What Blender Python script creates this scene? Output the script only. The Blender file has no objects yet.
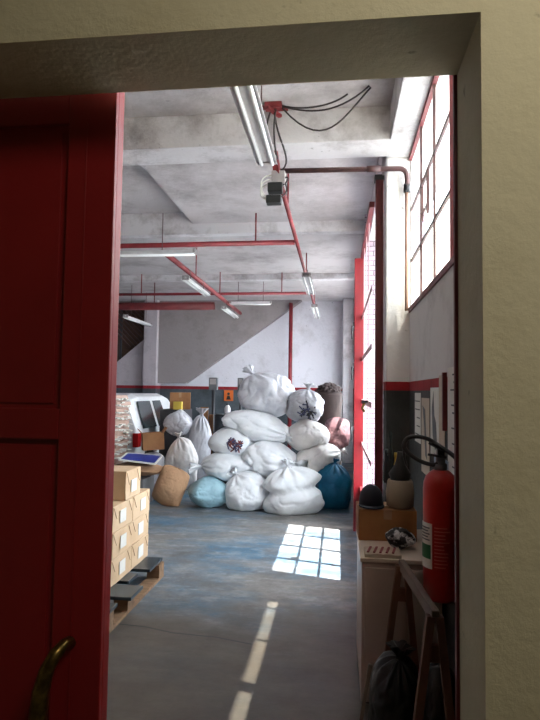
import bpy, bmesh, math, random
from mathutils import Vector, Matrix, Euler, noise
from mathutils.bvhtree import BVHTree

random.seed(7)
SC = bpy.context.scene
COL = SC.collection
V = Vector

# ------------------------------------------------------------------ materials
def lin(c):
    return tuple((v / 12.92 if v <= 0.04045 else ((v + 0.055) / 1.055) ** 2.4) for v in (x / 255.0 for x in c))

def rgba(c):
    return (*lin(c), 1.0)

class Nodes:
    def __init__(s, name):
        s.m = bpy.data.materials.new(name)
        s.m.use_nodes = True
        s.nt = s.m.node_tree
        s.b = s.nt.nodes['Principled BSDF']
        s.out = s.nt.nodes['Material Output']
    def n(s, t, **kw):
        nd = s.nt.nodes.new(t)
        for k, v in kw.items():
            setattr(nd, k, v)
        return nd
    def l(s, a, b):
        s.nt.links.new(a, b)
    def coords(s, scale=(1, 1, 1), obj=False):
        if obj:
            tc = s.n('ShaderNodeTexCoord').outputs['Object']
        else:
            tc = s.n('ShaderNodeNewGeometry').outputs['Position']
        mp = s.n('ShaderNodeMapping')
        mp.inputs['Scale'].default_value = scale
        s.l(tc, mp.inputs['Vector'])
        return mp.outputs['Vector']
    def noise(s, vec, scale, detail=6, rough=0.6, lo=0.35, hi=0.65):
        t = s.n('ShaderNodeTexNoise')
        t.inputs['Scale'].default_value = scale
        t.inputs['Detail'].default_value = detail
        t.inputs['Roughness'].default_value = rough
        s.l(vec, t.inputs['Vector'])
        r = s.n('ShaderNodeMapRange')
        r.inputs['From Min'].default_value = lo
        r.inputs['From Max'].default_value = hi
        s.l(t.outputs['Fac'], r.inputs['Value'])
        return r.outputs['Result']
    def mix(s, fac, a, b):
        m = s.n('ShaderNodeMix', data_type='RGBA')
        for sock, v in ((m.inputs[0], fac), (m.inputs[6], a), (m.inputs[7], b)):
            if hasattr(v, 'is_linked'):
                s.l(v, sock)
            elif isinstance(v, (int, float)):
                sock.default_value = v
            else:
                sock.default_value = rgba(v)
        return m.outputs[2]
    def math(s, op, a, b=0.0):
        m = s.n('ShaderNodeMath', operation=op)
        for sock, v in ((m.inputs[0], a), (m.inputs[1], b)):
            if hasattr(v, 'is_linked'):
                s.l(v, sock)
            else:
                sock.default_value = v
        return m.outputs[0]
    def bump(s, h, strength=0.3, dist=0.01):
        b = s.n('ShaderNodeBump')
        b.inputs['Strength'].default_value = strength
        b.inputs['Distance'].default_value = dist
        s.l(h, b.inputs['Height'])
        s.l(b.outputs['Normal'], s.b.inputs['Normal'])

def mat(name, c, c2=None, scale=6, rough=0.6, metal=0.0, bump=0.0, bscale=40, stretch=(1, 1, 1), lo=0.4, hi=0.7, spec=0.5):
    k = Nodes(name)
    v = k.coords(stretch)
    if c2 is None:
        c2 = tuple(x * 0.8 for x in c)
    k.l(k.mix(k.noise(v, scale, lo=lo, hi=hi), c, c2), k.b.inputs['Base Color'])
    k.b.inputs['Roughness'].default_value = rough
    k.b.inputs['Metallic'].default_value = metal
    k.b.inputs['Specular IOR Level'].default_value = spec
    if bump:
        k.bump(k.noise(v, bscale, lo=0.2, hi=0.8), bump, 0.01)
    return k.m

def plaster(name, top, dirt, below=None, band=None, zlo=1.515, zhi=1.58, dscale=1.6, lo=0.5, hi=0.75):
    k = Nodes(name)
    v = k.coords()
    d = k.noise(v, dscale, 8, 0.7, lo, hi)
    col = k.mix(d, top, dirt)
    sp = k.noise(v, 14, 4, 0.6, 0.68, 0.74)
    col = k.mix(k.math('MULTIPLY', sp, 0.5), col, tuple(x * 0.55 for x in dirt))
    if below is not None:
        sep = k.n('ShaderNodeSeparateXYZ')
        k.l(k.n('ShaderNodeNewGeometry').outputs['Position'], sep.inputs[0])
        z = sep.outputs['Z']
        dk = k.mix(k.noise(v, 3, 6, 0.6, 0.35, 0.7), below, tuple(x * 0.7 for x in below))
        rd = k.mix(k.noise(v, 5, 6, 0.6, 0.5, 0.75), band, tuple(x * 0.75 for x in band))
        col = k.mix(k.math('LESS_THAN', z, zhi), col, rd)
        col = k.mix(k.math('LESS_THAN', z, zlo), col, dk)
    k.l(col, k.b.inputs['Base Color'])
    k.b.inputs['Roughness'].default_value = 0.75
    k.b.inputs['Specular IOR Level'].default_value = 0.25
    k.bump(k.noise(v, 18, 8, 0.65, 0.2, 0.8), 0.25, 0.015)
    return k.m

M = {}
M['near_wall'] = plaster('cream_paint', (204, 195, 164), (192, 181, 148), dscale=3)
M['jamb'] = plaster('jamb_paint', (196, 184, 142), (184, 170, 128), dscale=3)
M['ceiling'] = plaster('ceiling_paint', (198, 193, 196), (138, 130, 132), dscale=1.3, lo=0.45, hi=0.75)
M['beam'] = plaster('beam_paint', (216, 213, 217), (134, 126, 128), dscale=2.2, lo=0.48, hi=0.75)
M['dado'] = plaster('hall_paint', (214, 210, 210), (176, 170, 170), (74, 76, 76), (150, 34, 40))
M['back'] = plaster('back_wall_paint', (212, 210, 218), (172, 168, 174), (84, 92, 98), (140, 34, 44))
M['shade_panel'] = plaster('shaded_wall_grey', (142, 134, 136), (116, 108, 110), dscale=1.2)  # darker grey that paints in the shaded part of the back wall
M['column'] = plaster('column_paint', (178, 170, 176), (150, 142, 146), (84, 92, 98), (140, 34, 44))
M['outside'] = mat('bright_concrete', (205, 203, 198), rough=0.9)
M['canopy'] = mat('white_render', (235, 234, 230), (225, 224, 220), rough=0.8)

# floor: worn blue-grey painted concrete
k = Nodes('worn_floor_paint')
v = k.coords((0.55, 1.0, 1.0))
v2 = k.coords((1, 1, 1))
blue = k.mix(k.noise(v, 1.3, 8, 0.7, 0.42, 0.60), (134, 130, 126), (62, 112, 142))
worn = k.mix(k.noise(v, 3.8, 10, 0.78, 0.50, 0.68), blue, (166, 166, 168))
dirty = k.mix(k.noise(v2, 2.6, 8, 0.7, 0.48, 0.68), worn, (98, 96, 94))
scuf = k.mix(k.math('MULTIPLY', k.noise(k.coords((0.4, 1.6, 1)), 6, 8, 0.8, 0.55, 0.68), 0.6), dirty, (188, 194, 198))
# worn-off paint on the walked-on strip behind the doorway
sepf = k.n('ShaderNodeSeparateXYZ'); k.l(k.n('ShaderNodeNewGeometry').outputs['Position'], sepf.inputs[0])
mr = k.n('ShaderNodeMapRange'); mr.inputs['From Min'].default_value = 4.6; mr.inputs['From Max'].default_value = 3.9
k.l(k.math('ADD', sepf.outputs['Y'], k.math('MULTIPLY', k.noise(v2, 1.5, 6, 0.6, 0.2, 0.8), 0.8)), mr.inputs['Value'])
bare = k.mix(k.noise(v2, 2.2, 8, 0.7, 0.35, 0.7), (90, 82, 72), (68, 63, 58))
grain = k.noise(v2, 14, 8, 0.8, 0.40, 0.62)
scuf = k.mix(k.math('MULTIPLY', grain, 0.38), scuf, (74, 78, 82))
fin = k.mix(k.math('MULTIPLY', mr.outputs['Result'], 0.9), scuf, bare)
k.l(fin, k.b.inputs['Base Color'])
rr = k.n('ShaderNodeMapRange'); rr.inputs['To Min'].default_value = 0.36; rr.inputs['To Max'].default_value = 0.62
k.l(k.noise(v, 4, 8, 0.7, 0.3, 0.7), rr.inputs['Value']); k.l(rr.outputs['Result'], k.b.inputs['Roughness'])
k.bump(k.noise(v2, 25, 8, 0.7, 0.2, 0.8), 0.12, 0.01)
M['floor'] = k.m

M['red_door'] = mat('red_door_paint', (142, 26, 28), (126, 20, 23), scale=1.5, rough=0.45, bump=0.06, bscale=60)
M['red_steel'] = mat('red_steel_paint', (128, 26, 36), (100, 20, 28), scale=5, rough=0.5)
M['red_gate'] = mat('gate_red_paint', (124, 15, 27), (104, 12, 22), scale=4, rough=0.4)
k = Nodes('white_small_tiles')
bt = k.n('ShaderNodeTexBrick'); bt.inputs['Scale'].default_value = 1.0
bt.inputs['Color1'].default_value = rgba((168, 152, 164)); bt.inputs['Color2'].default_value = rgba((158, 142, 154)); bt.inputs['Mortar'].default_value = rgba((58, 48, 56))
bt.inputs['Mortar Size'].default_value = .004; bt.inputs['Brick Width'].default_value = .11; bt.inputs['Row Height'].default_value = .055
mp_ = k.n('ShaderNodeMapping'); mp_.inputs['Rotation'].default_value = (math.pi / 2, 0, 0)
k.l(k.n('ShaderNodeNewGeometry').outputs['Position'], mp_.inputs['Vector']); k.l(mp_.outputs['Vector'], bt.inputs['Vector'])
k.l(bt.outputs['Color'], k.b.inputs['Base Color']); k.b.inputs['Roughness'].default_value = .5
M['tile'] = k.m
M['pane_bar'] = mat('pale_pane_bar_paint', (206, 176, 178), (190, 156, 160), rough=0.6)
M['pink_red'] = mat('faded_red_paint', (176, 62, 66), (150, 50, 54), scale=8, rough=0.6)
M['conduit_red'] = mat('conduit_red_paint', (128, 42, 48), (98, 30, 34), scale=9, rough=0.55)
M['dark_red'] = mat('dark_red_paint', (104, 26, 32), (84, 22, 26), scale=6, rough=0.55)
M['brown_pipe'] = mat('dark_pipe_paint', (92, 62, 62), (66, 46, 48), scale=9, rough=0.5)
M['rust_pipe'] = mat('rusty_pipe', (176, 140, 122), (140, 108, 94), scale=9, rough=0.6)
M['white_metal'] = mat('white_enamel', (226, 224, 226), (206, 204, 206), rough=0.4)
M['tube'] = mat('white_lamp_glass', (244, 244, 244), (238, 238, 238), rough=0.2)
M['black'] = mat('black_plastic', (22, 22, 24), (32, 32, 34), rough=0.5)
M['black_bag'] = mat('black_film', (17, 18, 20), (11, 12, 14), rough=0.42, bump=0.3, bscale=25)
M['cable'] = mat('cable_rubber', (44, 34, 36), (36, 30, 32), rough=0.5)
M['grey_box'] = mat('grey_plastic', (160, 154, 154), (140, 134, 136), rough=0.5)
M['brass'] = mat('aged_brass', (150, 124, 66), (96, 78, 40), scale=30, rough=0.32, metal=0.9, lo=0.35, hi=0.6)
M['kraft'] = mat('kraft_paper', (214, 184, 150), (200, 168, 132), scale=4, rough=0.75, bump=0.1, bscale=20)
M['kraft_dark'] = mat('brown_paper', (166, 130, 98), (136, 104, 78), scale=5, rough=0.8, bump=0.3, bscale=16)
M['carton'] = mat('brown_cardboard', (150, 104, 66), (128, 86, 54), scale=5, rough=0.8)
M['dark_carton'] = mat('dim_cardboard', (160, 110, 66), (138, 92, 54), scale=4, rough=0.8)
M['yellow'] = mat('yellow_card', (214, 186, 78), (200, 170, 64), rough=0.6)
M['paper'] = mat('white_paper', (226, 224, 218), (212, 210, 204), rough=0.8)
M['ink'] = mat('grey_ink', (92, 92, 98), (80, 80, 86), rough=0.8)
M['paper_cream'] = mat('cream_paper', (196, 182, 164), (184, 168, 150), rough=0.8)
M['paper_blue'] = mat('pale_blue_paper', (132, 154, 176), (120, 142, 164), rough=0.8)
M['wood_dark'] = mat('dark_wood', (84, 58, 44), (60, 42, 32), scale=3, stretch=(1, 6, 6), rough=0.7)
M['wood_pallet'] = mat('pallet_wood', (142, 112, 84), (110, 84, 62), scale=4, stretch=(1, 6, 6), rough=0.75)
M['deck'] = mat('pallet_deck_dark', (48, 62, 70), (36, 46, 54), scale=5, rough=0.35)
M['slat'] = mat('slat_wood', (82, 58, 54), (58, 42, 40), scale=5, rough=0.7)
M['trestle'] = mat('trestle_wood', (112, 74, 58), (84, 56, 46), scale=6, rough=0.7)
M['trestle_top'] = mat('trestle_beam_wood', (112, 94, 82), (92, 76, 66), scale=6, rough=0.7)
M['cabinet'] = mat('cabinet_enamel', (184, 166, 158), (168, 150, 142), scale=3, rough=0.45)
M['cabinet_top'] = mat('cabinet_top_enamel', (214, 200, 186), (200, 186, 170), scale=3, rough=0.4)
M['ext_red'] = mat('extinguisher_red', (178, 26, 20), (162, 22, 18), rough=0.35)
M['green'] = mat('green_label', (22, 104, 52), (20, 94, 46), rough=0.5)
M['red_print'] = mat('pale_red_print', (214, 104, 96), (206, 96, 88), rough=0.6)
M['van'] = mat('white_car_paint', (222, 222, 224), (212, 212, 214), rough=0.25)
M['glass_dark'] = mat('dark_car_glass', (52, 62, 64), (44, 54, 56), rough=0.12)
M['tail'] = mat('red_lens', (176, 24, 28), (150, 20, 24), rough=0.25)
M['bundle'] = mat('pinkish_paper', (188, 160, 146), (168, 138, 124), scale=8, rough=0.85, bump=0.3, bscale=30)
M['blue_board'] = mat('blue_board_paint', (28, 48, 148), (24, 42, 134), rough=0.5)
M['navy'] = mat('navy_cloth', (30, 32, 46), (24, 26, 38), rough=0.8)
M['beige'] = mat('beige_plastic', (150, 134, 116), (134, 118, 102), rough=0.7)
M['stripe'] = mat('red_white_print', (190, 132, 126), (206, 180, 170), scale=60, rough=0.6)
M['orange'] = mat('orange_sign', (208, 104, 40), (196, 94, 34), rough=0.5)
M['scale_grey'] = mat('grey_hammer_paint', (96, 98, 102), (82, 84, 88), rough=0.5)
M['drum'] = mat('dark_brown_board', (50, 34, 32), (40, 28, 26), scale=4, rough=0.8, bump=0.2)
M['dark_drum'] = mat('dark_blue_drum', (46, 52, 60), (38, 42, 50), rough=0.5)
M['crate'] = mat('grey_crate', (112, 110, 112), (94, 92, 94), rough=0.6)
M['steel_dark'] = mat('dark_steel', (54, 54, 58), (44, 44, 48), rough=0.5)
M['chip_red'] = mat('red_offcuts', (132, 58, 52), (90, 52, 48), scale=30, rough=0.8)
M['chip_blue'] = mat('blue_offcuts', (62, 66, 104), (90, 90, 110), scale=30, rough=0.8)

def sack_mat(name, c, c2, weave=0.25, rough=0.5, trans=0.0):
    k = Nodes(name)
    v = k.coords((1, 1, 1), obj=True)
    col = k.mix(k.noise(v, 5, 6, 0.6, 0.42, 0.75), c, c2)
    k.l(col, k.b.inputs['Base Color'])
    k.b.inputs['Roughness'].default_value = rough
    k.b.inputs['Specular IOR Level'].default_value = 0.4
    k.bump(k.noise(v, 16, 4, .6, .2, .8), weave * .5, 0.012)
    return k.m
M['sack'] = sack_mat('white_woven_sack', (240, 242, 245), (226, 229, 234))
M['sack_warm'] = sack_mat('warm_white_woven_sack', (234, 230, 228), (214, 208, 208))
M['sack_grey'] = sack_mat('grey_white_sack', (192, 192, 198), (164, 164, 172))
M['sack_plastic'] = sack_mat('clear_plastic_sack', (216, 216, 222), (192, 192, 202), 0.7, 0.28)
M['sack_ice'] = sack_mat('pale_blue_sack', (168, 206, 218), (148, 186, 202), 0.35, 0.4)
M['sack_blue'] = sack_mat('blue_sack', (22, 110, 148), (16, 86, 122), 0.4, 0.45)
M['sack_red'] = sack_mat('reddish_sack', (112, 78, 82), (88, 62, 68), 0.4, 0.6)
M['sack_kraft'] = sack_mat('brown_paper_sack', (190, 150, 116), (160, 122, 92), 0.5, 0.75)
M['bw'] = mat('black_white_cloth', (205, 205, 208), (22, 22, 26), scale=16, lo=.47, hi=.53, rough=.6, bump=.3)

# window glass: clear and thin
k = Nodes('thin_window_glass')
tr = k.n('ShaderNodeBsdfTransparent'); tr.inputs['Color'].default_value = (0.96, 0.97, 0.97, 1)
gl = k.n('ShaderNodeBsdfGlossy'); gl.inputs['Roughness'].default_value = 0.05
mx = k.n('ShaderNodeMixShader'); mx.inputs[0].default_value = 0.05
k.l(tr.outputs[0], mx.inputs[1]); k.l(gl.outputs[0], mx.inputs[2]); k.l(mx.outputs[0], k.out.inputs['Surface'])
M['glass'] = k.m
k = Nodes('dimming_window_glass')  # tinted to dim the sun streak that falls on the floor
tr = k.n('ShaderNodeBsdfTransparent'); tr.inputs['Color'].default_value = (0.74, 0.73, 0.68, 1)
gl = k.n('ShaderNodeBsdfDiffuse'); gl.inputs['Color'].default_value = (.8, .8, .8, 1)
tl = k.n('ShaderNodeBsdfTranslucent'); tl.inputs['Color'].default_value = (.85, .85, .85, 1)
mx = k.n('ShaderNodeMixShader'); mx.inputs[0].default_value = 0.2
k.l(tr.outputs[0], mx.inputs[1]); k.l(tl.outputs[0], mx.inputs[2]); k.l(mx.outputs[0], k.out.inputs['Surface'])
M['window_glass'] = k.m

# ------------------------------------------------------------------ mesh helpers
def bm_new():
    return bmesh.new()

def quadbox(bm, pts):
    vs = [bm.verts.new(p) for p in pts]
    for f in ((0, 3, 2, 1), (4, 5, 6, 7), (0, 1, 5, 4), (1, 2, 6, 5), (2, 3, 7, 6), (3, 0, 4, 7)):
        bm.faces.new([vs[i] for i in f])

def box(bm, x0, x1, y0, y1, z0, z1):
    quadbox(bm, [(x0, y0, z0), (x1, y0, z0), (x1, y1, z0), (x0, y1, z0), (x0, y0, z1), (x1, y0, z1), (x1, y1, z1), (x0, y1, z1)])
    return bm

def bbox(x0, x1, y0, y1, z0, z1):
    return box(bm_new(), x0, x1, y0, y1, z0, z1)

def bar(bm, a, b, w, h, upv=(0, 0, 1)):
    a, b = V(a), V(b)
    d = (b - a).normalized()
    u = V(upv)
    if abs(d.dot(u)) > 0.98:
        u = V((0, 1, 0))
    s = d.cross(u).normalized() * (w / 2)
    t = s.cross(d).normalized() * (h / 2)
    quadbox(bm, [a - s - t, a + s - t, a + s + t, a - s + t, b - s - t, b + s - t, b + s + t, b - s + t])
    return bm

def tube(bm, pts, r, n=10, caps=True):
    pts = [V(p) for p in pts]
    rs = r if isinstance(r, (list, tuple)) else [r] * len(pts)
    rings = []
    prev = None
    for i, p in enumerate(pts):
        d = (pts[min(i + 1, len(pts) - 1)] - pts[max(i - 1, 0)]).normalized()
        if prev is None:
            u = V((0, 0, 1)) if abs(d.z) < 0.9 else V((1, 0, 0))
            s = d.cross(u).normalized()
        else:
            s = (prev - d * prev.dot(d)).normalized()
        prev = s
        t = d.cross(s)
        rings.append([bm.verts.new(p + (s * math.cos(6.28318 * k / n) + t * math.sin(6.28318 * k / n)) * rs[i]) for k in range(n)])
    for a, b in zip(rings, rings[1:]):
        for k in range(n):
            f = bm.faces.new((a[k], a[(k + 1) % n], b[(k + 1) % n], b[k])); f.smooth = True
    if caps:
        bm.faces.new(rings[0][::-1]); bm.faces.new(rings[-1])
    return bm

def lathe(bm, c, prof, n=28, axis=(0, 0, 1)):
    """prof: (radius, height) from bottom to top around axis through c"""
    q = V((0, 0, 1)).rotation_difference(V(axis))
    rings = []
    for r, z in prof:
        rings.append([bm.verts.new(V(c) + q @ V((r * math.cos(6.28318 * k / n), r * math.sin(6.28318 * k / n), z))) for k in range(n)])
    for a, b in zip(rings, rings[1:]):
        for k in range(n):
            f = bm.faces.new((a[k], a[(k + 1) % n], b[(k + 1) % n], b[k])); f.smooth = True
    bm.faces.new(rings[0][::-1]); bm.faces.new(rings[-1])
    return bm

def prism(bm, poly, d, axis='y'):
    """poly of (x, z) extruded along y from d[0] to d[1] (or (y, z) along x)"""
    f = (lambda p, t: (p[0], t, p[1])) if axis == 'y' else (lambda p, t: (t, p[0], p[1])) if axis == 'x' else (lambda p, t: (p[0], p[1], t))
    a = [bm.verts.new(f(p, d[0])) for p in poly]
    b = [bm.verts.new(f(p, d[1])) for p in poly]
    n = len(poly)
    bm.faces.new(a); bm.faces.new(b[::-1])
    for i in range(n):
        bm.faces.new((a[i], b[i], b[(i + 1) % n], a[(i + 1) % n]))
    return bm

def bez(p0, p1, p2, p3, n=14):
    p0, p1, p2, p3 = map(V, (p0, p1, p2, p3))
    return [p0 * (1 - t) ** 3 + p1 * 3 * t * (1 - t) ** 2 + p2 * 3 * t * t * (1 - t) + p3 * t ** 3 for t in (i / n for i in range(n + 1))]

WORLD_LOC = {}
def obj(name, bm, m, parent=None, bevel=0.0, seg=2, origin=None, smooth=False):
    bmesh.ops.recalc_face_normals(bm, faces=bm.faces)
    if bevel:
        es = [e for e in bm.edges if len(e.link_faces) == 2 and e.calc_face_angle(0) > 0.6]
        bmesh.ops.bevel(bm, geom=es, offset=bevel, segments=seg, affect='EDGES', profile=0.6)
    if smooth:
        for f in bm.faces:
            f.smooth = True
    if parent is not None:
        o0 = WORLD_LOC[parent.name]
    elif origin is not None:
        o0 = V(origin)
    else:
        xs = [v.co for v in bm.verts]
        o0 = V(((min(c.x for c in xs) + max(c.x for c in xs)) / 2, (min(c.y for c in xs) + max(c.y for c in xs)) / 2, min(c.z for c in xs)))
    for v_ in bm.verts:
        v_.co -= o0
    me = bpy.data.meshes.new(name)
    bm.to_mesh(me); bm.free()
    me.materials.append(m)
    o = bpy.data.objects.new(name, me)
    COL.objects.link(o)
    if parent is not None:
        o.parent = parent
    else:
        o.location = o0
    WORLD_LOC[o.name] = o0
    return o

def tag(o, label, cat, group=None, kind=None):
    o['label'] = label; o['category'] = cat
    if group: o['group'] = group
    if kind: o['kind'] = kind
    return o

def thing(name, loc, label, cat, group=None):
    o = bpy.data.objects.new(name, None)
    o.empty_display_size = 0.1
    COL.objects.link(o)
    o.location = loc
    WORLD_LOC[o.name] = V(loc)
    return tag(o, label, cat, group)

def struct(name, bm, m, label=None, cat=None, bevel=0.0, parent=None):
    o = obj(name, bm, m, parent=parent, bevel=bevel)
    if parent is None:
        o['kind'] = 'structure'
        o['label'] = label
        o['category'] = cat
    return o

def plabel(o, label):
    o['label'] = label
    return o

# ------------------------------------------------------------------ room shell
XW = 0.52          # hall right wall, inside face
struct('floor', bbox(-7.2, 2.2, -3.2, 12.6, -0.12, 0.0), M['floor'], 'worn blue-grey painted concrete floor of the warehouse hall', 'floor')

bm = bm_new()      # wall between the near room and the hall, with the doorway cut out
box(bm, 0.31, 2.2, 1.25, 1.5, 0, 3.6)
box(bm, -7.2, 0.31, 1.25, 1.5, 2.35, 3.6)
box(bm, -7.2, -2.1, 1.25, 1.5, 0, 2.35)
struct('wall_front', bm, M['near_wall'], 'cream painted wall with the wide doorway cut through it', 'wall')
struct('trim_1', bbox(0.302, 0.32, 1.5, 1.518, 0, 2.36), M['dark_red'], 'dark red steel angle down the far edge of the right doorway jamb', 'trim')

# near room (behind and beside the camera)
struct('wall_near_right', bbox(2.1, 2.2, -3.2, 1.25, 0, 3.1), M['near_wall'], 'cream wall on the right of the near room', 'wall')
struct('wall_near_left', bbox(-2.6, -2.5, -3.2, 1.25, 0, 3.1), M['near_wall'], 'cream wall on the left of the near room', 'wall')
struct('wall_near_back', bbox(-2.6, 2.2, -3.3, -3.2, 0, 3.1), M['near_wall'], 'cream wall behind the camera in the near room', 'wall')
struct('ceiling_near', bbox(-2.6, 2.2, -3.3, 1.25, 3.1, 3.2), M['near_wall'], 'cream ceiling of the near room', 'ceiling')

# hall walls
bm = bm_new()
box(bm, XW, XW + 0.12, 1.5, 4.38, 0, 2.12)               # below the high window
box(bm, XW, XW + 0.12, 1.5, 1.7, 2.12, 3.6)
box(bm, XW, XW + 0.022, 4.2, 4.38, 2.12, 3.6)
box(bm, 0.36, XW + 0.12, 6.3, 7.4, 0, 3.6)               # beyond the glazed gate
box(bm, 0.36, XW + 0.12, 7.4, 11.6, 0, 0.9)
box(bm, 0.36, XW + 0.12, 11.6, 12.6, 0, 3.6)
struct('wall_right', bm, M['dado'], 'white right wall with red band and dark grey dado', 'wall')
struct('wall_left', bbox(-7.2, -7.1, 1.5, 12.6, 0, 3.6), M['back'], 'white left wall of the hall with grey dado', 'wall')
struct('wall_back', bbox(-7.2, XW + 0.12, 12.4, 12.6, 0, 3.9), M['back'], 'white back wall with red band and grey dado', 'wall')
# added sloped panel proud of the back wall; its grey stands for shade
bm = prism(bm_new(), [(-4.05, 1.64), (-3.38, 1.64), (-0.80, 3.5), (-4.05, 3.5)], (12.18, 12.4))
struct('wall_shade_panel', bm, M['shade_panel'], 'added grey panel with sloping edge standing in for the shaded part of the back wall', 'wall')
struct('column_left', bbox(-4.32, -4.02, 12.05, 12.4, 0, 3.5), M['column'], 'pale plastered column left on the back wall', 'column', bevel=0.01)
struct('column_right', bbox(0.10, 0.32, 12.0, 12.4, 0, 3.5), M['beam'], 'white column in the right rear corner', 'column', bevel=0.01)
bm = prism(bm_new(), [(-7.1, 1.0), (-7.1, 1.6), (-5.6, 1.6), (-4.32, 2.66), (-4.32, 1.62), (-4.4, 1.0)], (12.2, 12.4))
struct('parapet', bm, M['column'], 'grey stair parapet with sloping top left of the column', 'wall')
struct('pillar', bbox(0.35, XW + 0.02, 4.2, 4.455, 0, 3.3), plaster('pillar_paint', (232, 230, 230), (200, 196, 196), (74, 76, 76), (150, 34, 40)),
       'white pillar with red band beside the high window', 'pillar', bevel=0.012)

# ceiling slab, raised on the left of the second bay
bm = bm_new()
box(bm, -7.2, XW + 0.12, 1.5, 4.0, 3.5, 3.62)
box(bm, -1.755, XW + 0.12, 4.0, 6.55, 3.5, 3.72)
box(bm, -7.2, -1.755, 4.0, 6.55, 3.64, 3.74)
box(bm, -7.2, XW + 0.12, 6.55, 12.6, 3.5, 3.62)
struct('ceiling', bm, M['ceiling'], 'dirty white plaster ceiling of the hall', 'ceiling')
for nm, y0, y1, z, lab in (('beam_1', 3.88, 4.17, 3.26, 'white concrete cross beam nearest the doorway'),
                           ('beam_2', 6.49, 6.62, 3.37, 'shallow cross beam with stained edge above the gate'),
                           ('beam_3', 9.42, 9.58, 3.40, 'shallow grey cross beam farthest down the hall')):
    struct(nm, bbox(-7.2, 0.36, y0, y1, z, 3.68), M['beam'], lab, 'beam', bevel=0.008)
bm = bm_new()
box(bm, 0.35, XW + 0.12, 1.5, 4.2, 3.26, 3.6)
box(bm, 0.33, XW + 0.12, 4.38, 7.4, 3.2, 3.6)
box(bm, 0.36, XW + 0.12, 7.4, 11.6, 3.2, 3.6)
struct('beam_right', bm, M['beam'], 'white edge beam running above the right wall windows', 'beam', bevel=0.008)

# floor crack
bm = bm_new()
pts = [(-1.72, 3.6), (-1.45, 3.52), (-1.2, 3.5), (-1.0, 3.44), (-0.72, 3.42), (-0.5, 3.36)]
for (x0, y0), (x1, y1) in zip(pts, pts[1:]):
    vs = [bm.verts.new(p) for p in ((x0, y0, .0015), (x1, y1, .0015), (x1, y1 + .012, .0015), (x0, y0 + .012, .0015))]
    bm.faces.new(vs)
struct('floor_crack', bm, M['steel_dark'], 'thin dark crack across the floor near the pallet', 'floor crack')

# high window beside the doorway
wn = struct('window_1', bbox(XW + 0.014, XW + 0.018, 1.7, 4.2, 2.46, 3.26), M['glass'], 'tall bright multi-pane window high in the right wall', 'window')
bm = bbox(XW - 0.010, XW + 0.02, 1.66, 4.18, 2.085, 2.12)
struct('window_sill', bm, M['dark_red'], parent=wn)
plabel(struct('lower_panes', bbox(XW + 0.0139, XW + 0.0179, 1.7, 4.2, 2.12, 2.46), M['window_glass'], parent=wn), 'lower panes tinted to dim the sun streak')
struct('window_head', bbox(XW - 0.006, XW + 0.02, 1.66, 4.2, 3.235, 3.262), M['dark_red'], parent=wn)
plabel(struct('window_post', bbox(XW - 0.006, XW + 0.02, 2.575, 2.665, 2.12, 3.235), M['pink_red'], parent=wn), 'faded red window post')
bm = bm_new()
for y in (2.2, 3.16, 3.66):
    box(bm, XW + 0.0, XW + 0.014, y - .010, y + .010, 2.12, 3.235)
for z in (2.46, 2.84):
    box(bm, XW + 0.0, XW + 0.0139, 1.7, 4.13, z - .011, z + .011)
struct('glazing_bar', bm, M['brown_pipe'], parent=wn)
bm = bm_new()
for z in (2.78, 2.60):
    bar(bm, (XW - .01, 3.28, z), (XW - .01, 3.52, z), .012, .012)
bar(bm, (XW - .01, 3.50, 2.56), (XW - .01, 3.50, 2.82), .016, .016)
bar(bm, (XW - .01, 3.28, 2.54), (XW - .01, 3.28, 2.80), .016, .016)
struct('window_latch', bm, M['brown_pipe'], parent=wn)

# red steel glazed gate
XG = 0.26
gate = thing('glazed_gate', (XG, 5.3, 0), 'tall red steel gate with small wired panes in the right wall', 'gate')
obj('gate_post', bbox(0.285, 0.345, 4.385, 4.455, 0, 3.17), M['dark_red'], gate, bevel=.004)
obj('post_cap', bbox(0.275, 0.35, 4.383, 4.47, 3.17, 3.21), M['steel_dark'], gate)
obj('gate_post', bbox(0.175, 0.275, 6.2, 6.29, 0, 2.98), M['red_gate'], gate, bevel=.004)
obj('gate_rail', bbox(XG - .02, XG + .02, 4.46, 6.2, 2.975, 3.02), M['dark_red'], gate)
obj('gate_rail', bbox(XG - .02, XG + .02, 4.46, 6.2, .44, .48), M['dark_red'], gate)
obj('lower_panel', bbox(XG - .006, XG + .006, 4.46, 6.2, .03, .44), M['red_gate'], gate)
bm = bm_new()
for i in range(1, 4):
    y = 4.46 + .435 * i
    box(bm, XG - .003, XG + .003, y - .022, y + .022, .48, 2.98)
for z in (.94, 1.40, 1.86, 2.32):
    box(bm, XG - .0029, XG + .0029, 4.46, 6.2, z - .022, z + .022)
plabel(obj('gate_bars', bm, M['pane_bar'], gate), 'pale pane bars of the gate')
plabel(obj('gate_glass', bbox(XG + .03, XG + .034, 4.46, 6.2, .48, 2.98), M['glass'], gate), 'thin clear glass of the gate')
bm = bm_new(); box(bm, XG - .05, XG - .003, 4.9, 4.98, 1.41, 1.43)
lt = obj('gate_latch', bm, M['steel_dark'], gate)
obj('padlock', tube(bm_new(), [(XG - .03, 4.92, 1.41), (XG - .05, 4.92, 1.36), (XG - .03, 4.92, 1.33)], .012), M['brass'], lt)
for z in (2.2, 1.75, 1.1):
    bm = tube(bm_new(), [(.165, 6.19, z + .02), (.150, 6.17, z + .02), (.150, 6.17, z - .12)], .008, 8)
    hg = obj('gate_hinge', bm, M['steel_dark'], gate)
    obj('hinge_plate', bbox(.16, .176, 6.205, 6.25, z - .02, z + .07), M['steel_dark'], hg)

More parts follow.
